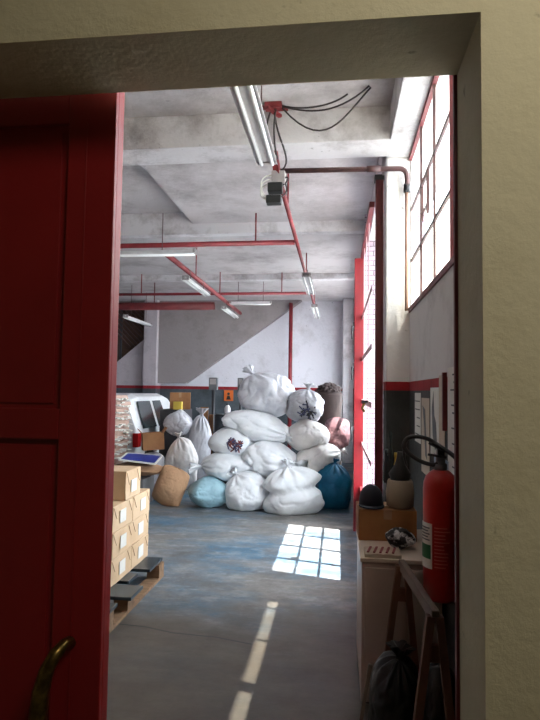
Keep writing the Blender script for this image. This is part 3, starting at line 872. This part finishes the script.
obj('jug_cap', lathe(bm_new(), (-1.77, 8.93, 1.261), [(.02, 0), (.02, .025)], 14), M['black'], t)
# weighing columns
for (x, y, w, lab) in ((-2.19, 9.75, .15, 'grey weighing column with square head left of the orange sign'), (-1.70, 9.75, .10, 'grey weighing column with slim head right of orange sign')):
    t = thing('weighing_scale', (x, y, 0), lab, 'scale', 'platform scales')
    obj('platform', bbox(x - .2, x + .2, y - .3, y + .25, 0, .1), M['scale_grey'], t, bevel=.008)
    obj('column', tube(bm_new(), [(x, y, .1), (x, y, 1.52)], .028, 12), M['steel_dark'], t)
    obj('dial_head', bbox(x - w/2, x + w/2, y - .06, y + .05, 1.50, 1.72), M['scale_grey'], t, bevel=.012)
    obj('dial_face', bbox(x - w/2 + .02, x + w/2 - .02, y - .065, y - .06, 1.60, 1.70), M['grey_box'], t)
# hazard sign
t = thing('hazard_sign', (-2.44, 12.38, 1.30), 'small orange hazard sign with black figure below red band', 'sign')
obj('sign_plate', bbox(-2.54, -2.33, 12.385, 12.399, 1.26, 1.50), M['orange'], t)
bm = bm_new(); lathe(bm, (-2.435, 12.384, 1.42), [(.03, 0), (.03, .003)], 16, (0, -1, 0)); prism(bm, [(-2.49, 1.29), (-2.38, 1.29), (-2.41, 1.38), (-2.46, 1.38)], (12.379, 12.385))
obj('sign_figure', bm, M['black'], t)

# ------------------------------------------------------------------ white van at the rear left
t = thing('van', (-3.9, 10.2, 0), 'old white van parked with its back towards the doorway', 'van')
x0, x1 = -4.62, -3.12
prof = [(.35, .0), (1.15, .0), (1.30, .05), (1.40, .2), (1.42, .6)]
bm = bm_new()
ys = [8.62, 8.64, 8.72, 8.95, 10.55, 11.1, 12.0, 12.02]
sec = []
for y, top, inset in ((8.60, 1.28, .06), (8.70, 1.38, .02), (8.95, 1.42, 0), (10.3, 1.42, 0), (10.55, 1.37, 0), (11.1, .98, 0), (11.85, .88, .03), (11.95, .78, .08)):
    ring = []
    hw = (x1 - x0) / 2 - inset; cx = (x0 + x1) / 2
    belt = min(.86, top - .06); sh = min(.16, (top - belt) * .30)
    for (dx, z) in ((-hw + .04, .26), (-hw, .42), (-hw, belt), (-hw + sh, top - .05), (-hw + sh + .12, top), (hw - sh - .12, top), (hw - sh, top - .05), (hw, belt), (hw, .42), (hw - .04, .26)):
        ring.append(bm.verts.new((cx + dx, y, z)))
    sec.append(ring)
for a, b in zip(sec, sec[1:]):
    n = len(a)
    for k_ in range(n):
        bm.faces.new((a[k_], a[(k_ + 1) % n], b[(k_ + 1) % n], b[k_]))
bm.faces.new(sec[0][::-1]); bm.faces.new(sec[-1])
obj('van_body', bm, M['van'], t, bevel=.02, seg=2)
def side_pt(y, f):
    """a point on the right upper side between belt (0) and roof (1), 4 mm outside"""
    return V((x1 - .16 * f + .008, y, .86 + (.51) * f))
def side_window(y0, y1, f0, f1, slant0, slant1):
    a, b, c_, d_ = side_pt(y0, f0), side_pt(y1, f0), side_pt(y1 + slant1, f1), side_pt(y0 + slant0, f1)
    bm = bm_new(); nrm = V((1, 0, .31)).normalized() * .006
    quadbox(bm, [a - nrm, b - nrm, c_ - nrm, d_ - nrm, a + nrm, b + nrm, c_ + nrm, d_ + nrm]); return bm
obj('side_window', side_window(8.78, 9.45, .0, .86, .03, -.02), M['glass_dark'], t, bevel=.004)
obj('side_window', side_window(9.58, 10.12, .0, .86, .0, -.12), M['glass_dark'], t, bevel=.004)
obj('tail_lamp', bbox(x1 - .09, x1 + .006, 8.56, 8.70, .58, .80), M['tail'], t, bevel=.01)
obj('tail_lamp', bbox(x0 - .006, x0 + .09, 8.56, 8.70, .58, .80), M['tail'], t, bevel=.01)
obj('rear_window', bbox(-4.35, -3.4, 8.59, 8.6, .86, 1.22), M['glass_dark'], t)
obj('bumper', bbox(-4.6, -3.14, 8.5, 8.66, .26, .42), M['steel_dark'], t, bevel=.02)
for (x, y) in ((x1 - .1, 9.1), (x1 - .1, 11.2), (x0 + .1, 9.1), (x0 + .1, 11.2)):
    w_ = obj('wheel', lathe(bm_new(), (x - .08, y, .28), [(.15, 0), (.27, .0), (.28, .03), (.28, .15), (.27, .18), (.15, .18)], 28, (1, 0, 0)), M['black'], t)
    hb = bm_new(); lathe(hb, (x + (.1 if x > -3.9 else -.085), y, .28), [(.15, -.01), (.14, .004)], 24, (1, 0, 0))
    o = obj('hub_cap', hb, M['grey_box'], t)

# ------------------------------------------------------------------ pallet and parcels
t = thing('pallet', (-1.75, 3.95, 0), 'wooden pallet with dark deck boards under the parcel stack', 'pallet')
for (y0_, y1_, xe) in ((3.30, 3.50, -1.38), (3.60, 3.83, -1.33), (3.90, 4.08, -1.46), (4.17, 4.48, -1.40)):
    obj('deck_board', bbox(-2.15, xe, y0_, y1_, .118, .14), M['deck'], t, bevel=.003)
for i, y in enumerate((3.32, 3.68, 4.34)):
    for x in (-2.15, -1.82, -1.48):
        obj('block', bbox(x, x + .1, y, y + .12, .022, .118), M['wood_pallet'], t, bevel=.003)
for x in (-2.15, -1.82, -1.48):
    obj('runner', bbox(x, x + .1, 3.32, 4.46, 0, .022), M['wood_pallet'], t)

def parcel(x1_, y0, y1, z0, z1, label, seed):
    rnd = random.Random(seed)
    x0_ = x1_ - .42
    t = thing('parcel', ((x0_ + x1_) / 2, (y0 + y1) / 2, z0), label, 'parcel', 'kraft paper parcels on the pallet')
    bm = bbox(x0_, x1_, y0 + .004, y1 - .004, z0 + .001, z1 - .002)
    bmesh.ops.subdivide_edges(bm, edges=bm.edges, cuts=3, use_grid_fill=True)
    for vt in bm.verts:
        b = noise.noise(vt.co * 6 + V((seed, 0, 0))) * .005
        if vt.co.x > x1_ - .001: vt.co.x += b - .002
        if z0 + .01 < vt.co.z < z1 - .01: vt.co.y += b * .4
    obj('parcel_body', bm, M['kraft'], t, bevel=.004)
    yc = (y0 + y1) / 2 + rnd.uniform(-.02, .02)
    lb = obj('address_label', bbox(x1_ + .0015, x1_ + .0045, yc - .055, yc + .055, z0 + .045, z0 + .135), M['paper'], t)
    plabel(lb, 'white paper label')
    for (ya, yb) in ((y0 + .01, y0 + .09), (y1 - .09, y1 - .01)):     # folded paper ends
        obj('paper_fold', tube(bm_new(), [V((x1_ + .002, ya, z1 - .01)), V((x1_ + .004, (ya + yb) / 2 + .01, (z0 + z1) / 2))], .002, 6), M['kraft_dark'], t)
    bm = bm_new(); tube(bm, [(x1_ - .10, y0 + .002, z1 - .012), (x1_ - .2, y0 + .001, (z0 + z1) / 2), (x1_ - .32, y0 + .002, z1 - .012)], .003, 6)
    obj('paper_fold', bm, M['kraft_dark'], t)
rows = ('bottom', 'second', 'third')
for r_ in range(3):
    for q in range(2):
        pos = 'front' if q == 0 else 'rear'
        parcel(-1.525 + random.uniform(-.008, .006), 3.74 + .39 * q, 4.125 + .39 * q, .14 + .182 * r_, .14 + .182 * (r_ + 1), f'{pos} kraft parcel with white label in the {rows[r_]} layer on the pallet', 10 + r_ * 2 + q)
parcel(-1.525, 3.96, 4.27, .688, .90, 'single kraft parcel on top of the parcel stack', 30)

# ------------------------------------------------------------------ right wall: papers, extinguisher, cabinet and clutter
def sheet(y0, y1, z0, z1, m, label, lines=0, pic=None, x=XW, seed=1):
    t = thing('wall_paper', (x - .002, (y0 + y1) / 2, z0), label, 'notice', 'notices on the right wall')
    bm = bbox(x - .004, x - .002, y0, y1, z0, z1)
    obj('paper_sheet', bm, m, t)
    if lines:
        rnd = random.Random(seed); bm = bm_new()
        for k_ in range(lines):
            z = z1 - (z1 - z0) * (k_ + 1) / (lines + 1); l = rnd.uniform(.5, .85)
            a = y0 + (y1 - y0) * .1
            box(bm, x - .0050, x - .0042, a, a + (y1 - y0) * l, z - .004, z + .003)
        obj('print_lines', bm, M['ink'], t)
    if pic:
        bm = bm_new(); prism(bm, [(y0 + (y1 - y0) * a, z0 + (z1 - z0) * b) for a, b in pic], (x - .0050, x - .0042), 'x')
        obj('print_picture', bm, M['steel_dark'], t)
sheet(3.62, 3.88, 1.18, 1.50, M['paper'], 'narrow white notice farthest along the right wall', 5, seed=2)
sheet(3.28, 3.58, 1.02, 1.47, M['paper_cream'], 'cream poster hanging under the red band', 0, [(.25, .2), (.5, .25), (.6, .6), (.85, .9), (.5, .85)], seed=3)
sheet(2.98, 3.24, 1.16, 1.53, M['paper'], 'white poster with a dark drawn figure', 0, [(.2, .2), (.4, .1), (.7, .3), (.8, .7), (.6, .95), (.5, .6), (.3, .5)], seed=4)
sheet(2.82, 2.97, 1.20, 1.59, M['paper_cream'], 'beige sheet pinned beside the dark red strip', 0, seed=5)
sheet(2.72, 3.12, .98, 1.18, M['paper_blue'], 'pale blue sheet above the extinguisher hose', 3, seed=6)
sheet(2.34, 2.74, 1.10, 1.62, M['paper'], 'big white notice nearest the doorway with rows of text', 14, seed=7)
tag(obj('wall_strip', bbox(XW - .02, XW, 2.775, 2.80, 1.32, 1.60), M['dark_red']), 'dark red wooden strip between the pinned notices', 'strip')

ex = thing('fire_extinguisher', (.445, 2.5, .63), 'red fire extinguisher hanging on the right wall by doorway', 'extinguisher')
C0 = V((.440, 2.5, .63)); er = .073
obj('cylinder', lathe(bm_new(), C0, [(.05, 0), (.066, .004), (er, .02), (er, .52), (er * .97, .55), (er * .85, .58), (er * .6, .602), (.03, .612)], 40), M['ext_red'], ex)
lb = bm_new()
def curved(bm, a0, a1, z0, z1, r, n=10):
    pr = None
    for i in range(n + 1):
        a = a0 + (a1 - a0) * i / n
        p = [bm.verts.new(C0 + V((math.cos(a) * q, math.sin(a) * q, z))) for q, z in ((r, z0), (r, z1), (r - .002, z1), (r - .002, z0))]
        if pr:
            for k_ in range(4):
                bm.faces.new((pr[k_], p[k_], p[(k_ + 1) % 4], pr[(k_ + 1) % 4]))
        else:
            bm.faces.new(p)
        pr = p
    bm.faces.new(pr[::-1])
A = math.radians
curved(lb, A(178), A(232), .155, .365, er + .0025)
plabel(obj('front_label', lb, M['paper'], ex), 'white instruction label')
lb = bm_new(); curved(lb, A(180), A(228), .20, .265, er + .0045); plabel(obj('label_panel', lb, M['green'], ex), 'green label panel')
lb = bm_new()
for i in range(5): curved(lb, A(184), A(184 + 40 - 6 * (i % 2)), .285 + .014 * i, .290 + .014 * i, er + .0045, 6)
obj('label_text', lb, M['ink'], ex)
lb = bm_new()
rnd = random.Random(3)
for i in range(12):
    z = .165 + i * .0165
    curved(lb, A(240), A(240 + rnd.uniform(30, 52)), z, z + .005, er + .003, 6)
plabel(obj('printed_text', lb, M['red_print'], ex), 'pale printed text on the red body')
obj('valve', lathe(bm_new(), C0 + V((0, 0, .61)), [(.028, 0), (.028, .03), (.02, .035), (.02, .065), (.014, .07)], 18), M['scale_grey'], ex)
bm = bm_new(); bar(bm, C0 + V((.02, .0, .672)), C0 + V((-.055, -.055, .69)), .022, .012); bar(bm, C0 + V((.02, 0, .70)), C0 + V((-.05, -.05, .745)), .024, .012); box(bm, .425, .455, 2.485, 2.515, 1.30, 1.35)
obj('squeeze_handle', bm, M['black'], ex, bevel=.002)
hose = [C0 + V(p) for p in ((-.01, -.01, .645), (-.03, .0, .635), (-.075, .02, .645), (-.12, .04, .675), (-.148, .05, .715), (-.13, .06, .755), (-.09, .05, .765), (-.045, .03, .755), (-.01, .01, .73), (.03, -.03, .70), (.055, -.06, .675), (.06, -.09, .66))]
sm = []
for i in range(len(hose) - 1):
    p0, p1, p2, p3 = hose[max(i - 1, 0)], hose[i], hose[i + 1], hose[min(i + 2, len(hose) - 1)]
    for k_ in range(5):
        u = k_ / 5; sm.append(.5 * ((2 * p1) + (p2 - p0) * u + (2 * p0 - 5 * p1 + 4 * p2 - p3) * u * u + (3 * p1 - p0 - 3 * p2 + p3) * u ** 3))
sm.append(hose[-1])
obj('hose', tube(bm_new(), sm, .0105, 12), M['black'], ex)
obj('wall_bracket', bbox(.50, .519, 2.47, 2.53, 1.02, 1.20), M['steel_dark'], ex)

for ch in ex.children:
    for vt in ch.data.vertices:
        vt.co.z *= .885

# cabinet
t = thing('low_cabinet', (.285, 3.08, 0), 'low pale enamel cabinet against the right wall', 'cabinet')
obj('cabinet_body', bbox(.12, .50, 2.80, 3.42, .02, .68), M['cabinet'], t, bevel=.006)
obj('cabinet_top', bbox(.112, .508, 2.79, 3.425, .68, .70), M['cabinet_top'], t, bevel=.004)
obj('cabinet_door', bbox(.135, .48, 2.788, 2.80, .05, .655), M['cabinet'], t, bevel=.003)
obj('plinth', bbox(.14, .48, 2.83, 3.40, 0, .02), M['steel_dark'], t)
carton((.268, 3.24, .70), (.31, .24, .165), .03, M['dark_carton'], 'cardboard box standing on the low cabinet')
# navy cap
t = thing('cap', (.19, 3.24, .869), 'dark navy cap lying on the cardboard box', 'cap')
bm = bm_new(); bmesh.ops.create_uvsphere(bm, u_segments=28, v_segments=16, radius=1)
for vt in bm.verts:
    d = vt.co.copy(); vt.co = V((.19 + d.x * .068, 3.24 + d.y * .085, .869 + max(0, d.z) ** .7 * .112 + (0.0 if d.z > 0 else 0)))
obj('crown', bm, M['navy'], t, smooth=True)
bm = bm_new(); prism(bm, [(.19 + .070 * math.cos(a), 3.20 + .10 * math.sin(a)) for a in [math.pi + math.pi * i / 12 for i in range(13)]], (.869, .876), 'z')
obj('cap_peak', bm, M['navy'], t)
# beige bucket with tools
t = thing('bucket', (.345, 3.17, .868), 'beige tub with dark tools standing on the cardboard box', 'bucket')
bm = bm_new(); lathe(bm, (.345, 3.20, .868), [(.058, 0), (.072, .01), (.078, .08), (.070, .14), (.064, .152), (.055, .152), (.05, .1)], 28)
obj('tub_body', bm, M['beige'], t)
bm = bm_new(); lathe(bm, (.345, 3.20, 1.012), [(.05, -.01), (.052, .01), (.062, .04), (.03, .09), (.018, .13), (.016, .16)], 20)
plabel(obj('funnel', bm, M['black'], t), 'black funnel standing in the tub')
for (dx, h, m_) in ((-.045, .29, 'glass_dark'), (-.015, .17, 'yellow'), (.03, .21, 'steel_dark'), (-.07, .19, 'glass_dark')):
    obj('bottle', lathe(bm_new(), (.345 + dx, 3.27, .99), [(.016, 0), (.018, .01), (.018, h * .5), (.008, h * .68), (.008, h * .85), (.01, h * .86), (.01, h)], 14), M[m_], t)
# crumpled cloth
sack('crumpled black and white cloth on the front of the cabinet', (.325, 2.98, .757), (.08, .05, .05), (0, .15, .2), M['bw'], 41, lump=.35, fold=.12, group=None, name='crumpled_cloth', press=False, nu=30, nv=40, cat='cloth')
t = thing('printed_bag', (.22, 2.87, .70), 'flat white bag with red printed stripes on the cabinet edge', 'bag')
bm = bbox(.135, .31, 2.80, 2.93, .7005, .716)
bmesh.ops.subdivide_edges(bm, edges=bm.edges, cuts=5, use_grid_fill=True)
for vt in bm.verts:
    if vt.co.z > .71: vt.co.z += noise.noise(vt.co * 22) * .012
obj('bag_sheet', bm, M['paper_cream'], t, smooth=True)
bm = bm_new()
for i in range(5):
    bar(bm, (.15 + i * .03, 2.81, .724), (.17 + i * .03, 2.91, .724), .011, .004)
plabel(obj('bag_print', bm, M['red_steel'], t), 'red slanting printed strokes')

# trestle
t = thing('trestle', (.32, 2.35, 0), 'narrow wooden trestle with splayed legs below the extinguisher', 'trestle')
a, b = V((.303, 2.70, .70)), V((.352, 2.12, .70))
bm = bm_new(); bar(bm, a + (a - b) * .04, b - (a - b) * .02, .028, .045)
obj('top_beam', bm, M['trestle_top'], t, bevel=.004)
for p in (a, b):
    for q in (-1, 1):
        bm = bm_new(); bar(bm, p + V((q * .015, 0, .0)), (p.x + (-.105 if q < 0 else .085), p.y + (0.02 if p is a else -.02), .0), .028, .035, (0, 1, 0))
        obj('leg', bm, M['trestle'], t)
    bm = bm_new(); bar(bm, (p.x - .04, p.y, .57), (p.x + .035, p.y, .57), .02, .06)
    obj('spreader', bm, M['trestle'], t)
sack('black bin bag on the floor under the trestle', (.25, 2.46, .19), (.105, .14, .20), (0, 0, 0), M['black_bag'], 51, group='black bags under the trestle', name='bin_bag', fold=.06, neck=(.1, -.2, 1), neck_len=.07, cat='bag')
sack('black bin bag on the floor against right wall below extinguisher', (.405, 2.36, .19), (.075, .11, .215), (0, 0, 0), M['black_bag'], 52, group='black bags under the trestle', name='bin_bag', fold=.06, cat='bag')
bm = bm_new(); bar(bm, (.045, 2.16, .012), (.135, 2.30, .43), .035, .014, (1, 0, 0))
tag(obj('wooden_lath', bm, M['trestle_top'], bevel=.002), 'pale wooden lath leaning against the black bag', 'lath')

# ------------------------------------------------------------------ light
W = bpy.data.worlds.new('sky'); SC.world = W; W.use_nodes = True
bg = W.node_tree.nodes['Background']
bg.inputs['Color'].default_value = (0.86, 0.93, 1.0, 1)
bg.inputs['Strength'].default_value = 12.0

def light(name, kind, loc, energy, color=(1, 1, 1), size=None, look=None):
    L = bpy.data.lights.new(name, kind); L.energy = energy; L.color = color
    o = bpy.data.objects.new(name, L); COL.objects.link(o); o.location = loc
    if size:
        L.shape = 'RECTANGLE'; L.size, L.size_y = size
    if look is not None:
        o.rotation_euler = (V(look)).to_track_quat('-Z', 'Y').to_euler()
    o['kind'] = 'helper'
    return o
s = light('sun', 'SUN', (6, 3, 9), 28.0, (1, .96, .9), look=(-1, .277, -2.3)); s.data.angle = A(.53)
for nm, loc, sz in (('window_portal', (XW + .2, 2.92, 2.69), (2.44, 1.14)), ('gate_portal', (.45, 5.33, 1.73), (1.74, 2.5)), ('fill_window_portal', (.6, 9.5, 2.05), (4.2, 2.3))):
    p = light(nm, 'AREA', loc, 1.0, size=sz, look=(-1, 0, 0)); p.data.cycles.is_portal = True
light('near_room_fill', 'AREA', (.7, .05, 3.0), 13.0, (1, .94, .82), (.9, .4), (0, .6, -.8))  # added unseen area light brightening the near wall and door

# ------------------------------------------------------------------ camera
cam = bpy.data.cameras.new('camera'); co = bpy.data.objects.new('camera', cam); COL.objects.link(co); SC.camera = co
cam.sensor_fit = 'HORIZONTAL'; cam.sensor_width = 36.0; cam.lens = 36.0 * 560 / 540; cam.clip_start = .05
yaw, pit, rol = A(6.95), A(3.15), A(.8)
fw = V((-math.sin(yaw) * math.cos(pit), math.cos(yaw) * math.cos(pit), math.sin(pit)))
rt0 = V((math.cos(yaw), math.sin(yaw), 0)); up0 = rt0.cross(fw)
rt = rt0 * math.cos(rol) + up0 * math.sin(rol); upv = -rt0 * math.sin(rol) + up0 * math.cos(rol)
mw = Matrix((rt, upv, -fw)).transposed().to_4x4(); mw.translation = V((0, 0, 1.5)); co.matrix_world = mw

SC.view_settings.view_transform = 'Standard'; SC.view_settings.look = 'None'
SC.view_settings.gamma = 1.0; SC.view_settings.use_curve_mapping = False
SC.view_settings.exposure = 0.25
SC.cycles.use_denoising = True
SC.cycles.max_bounces = 10; SC.cycles.diffuse_bounces = 6
SC.cycles.sample_clamp_indirect = 6.0
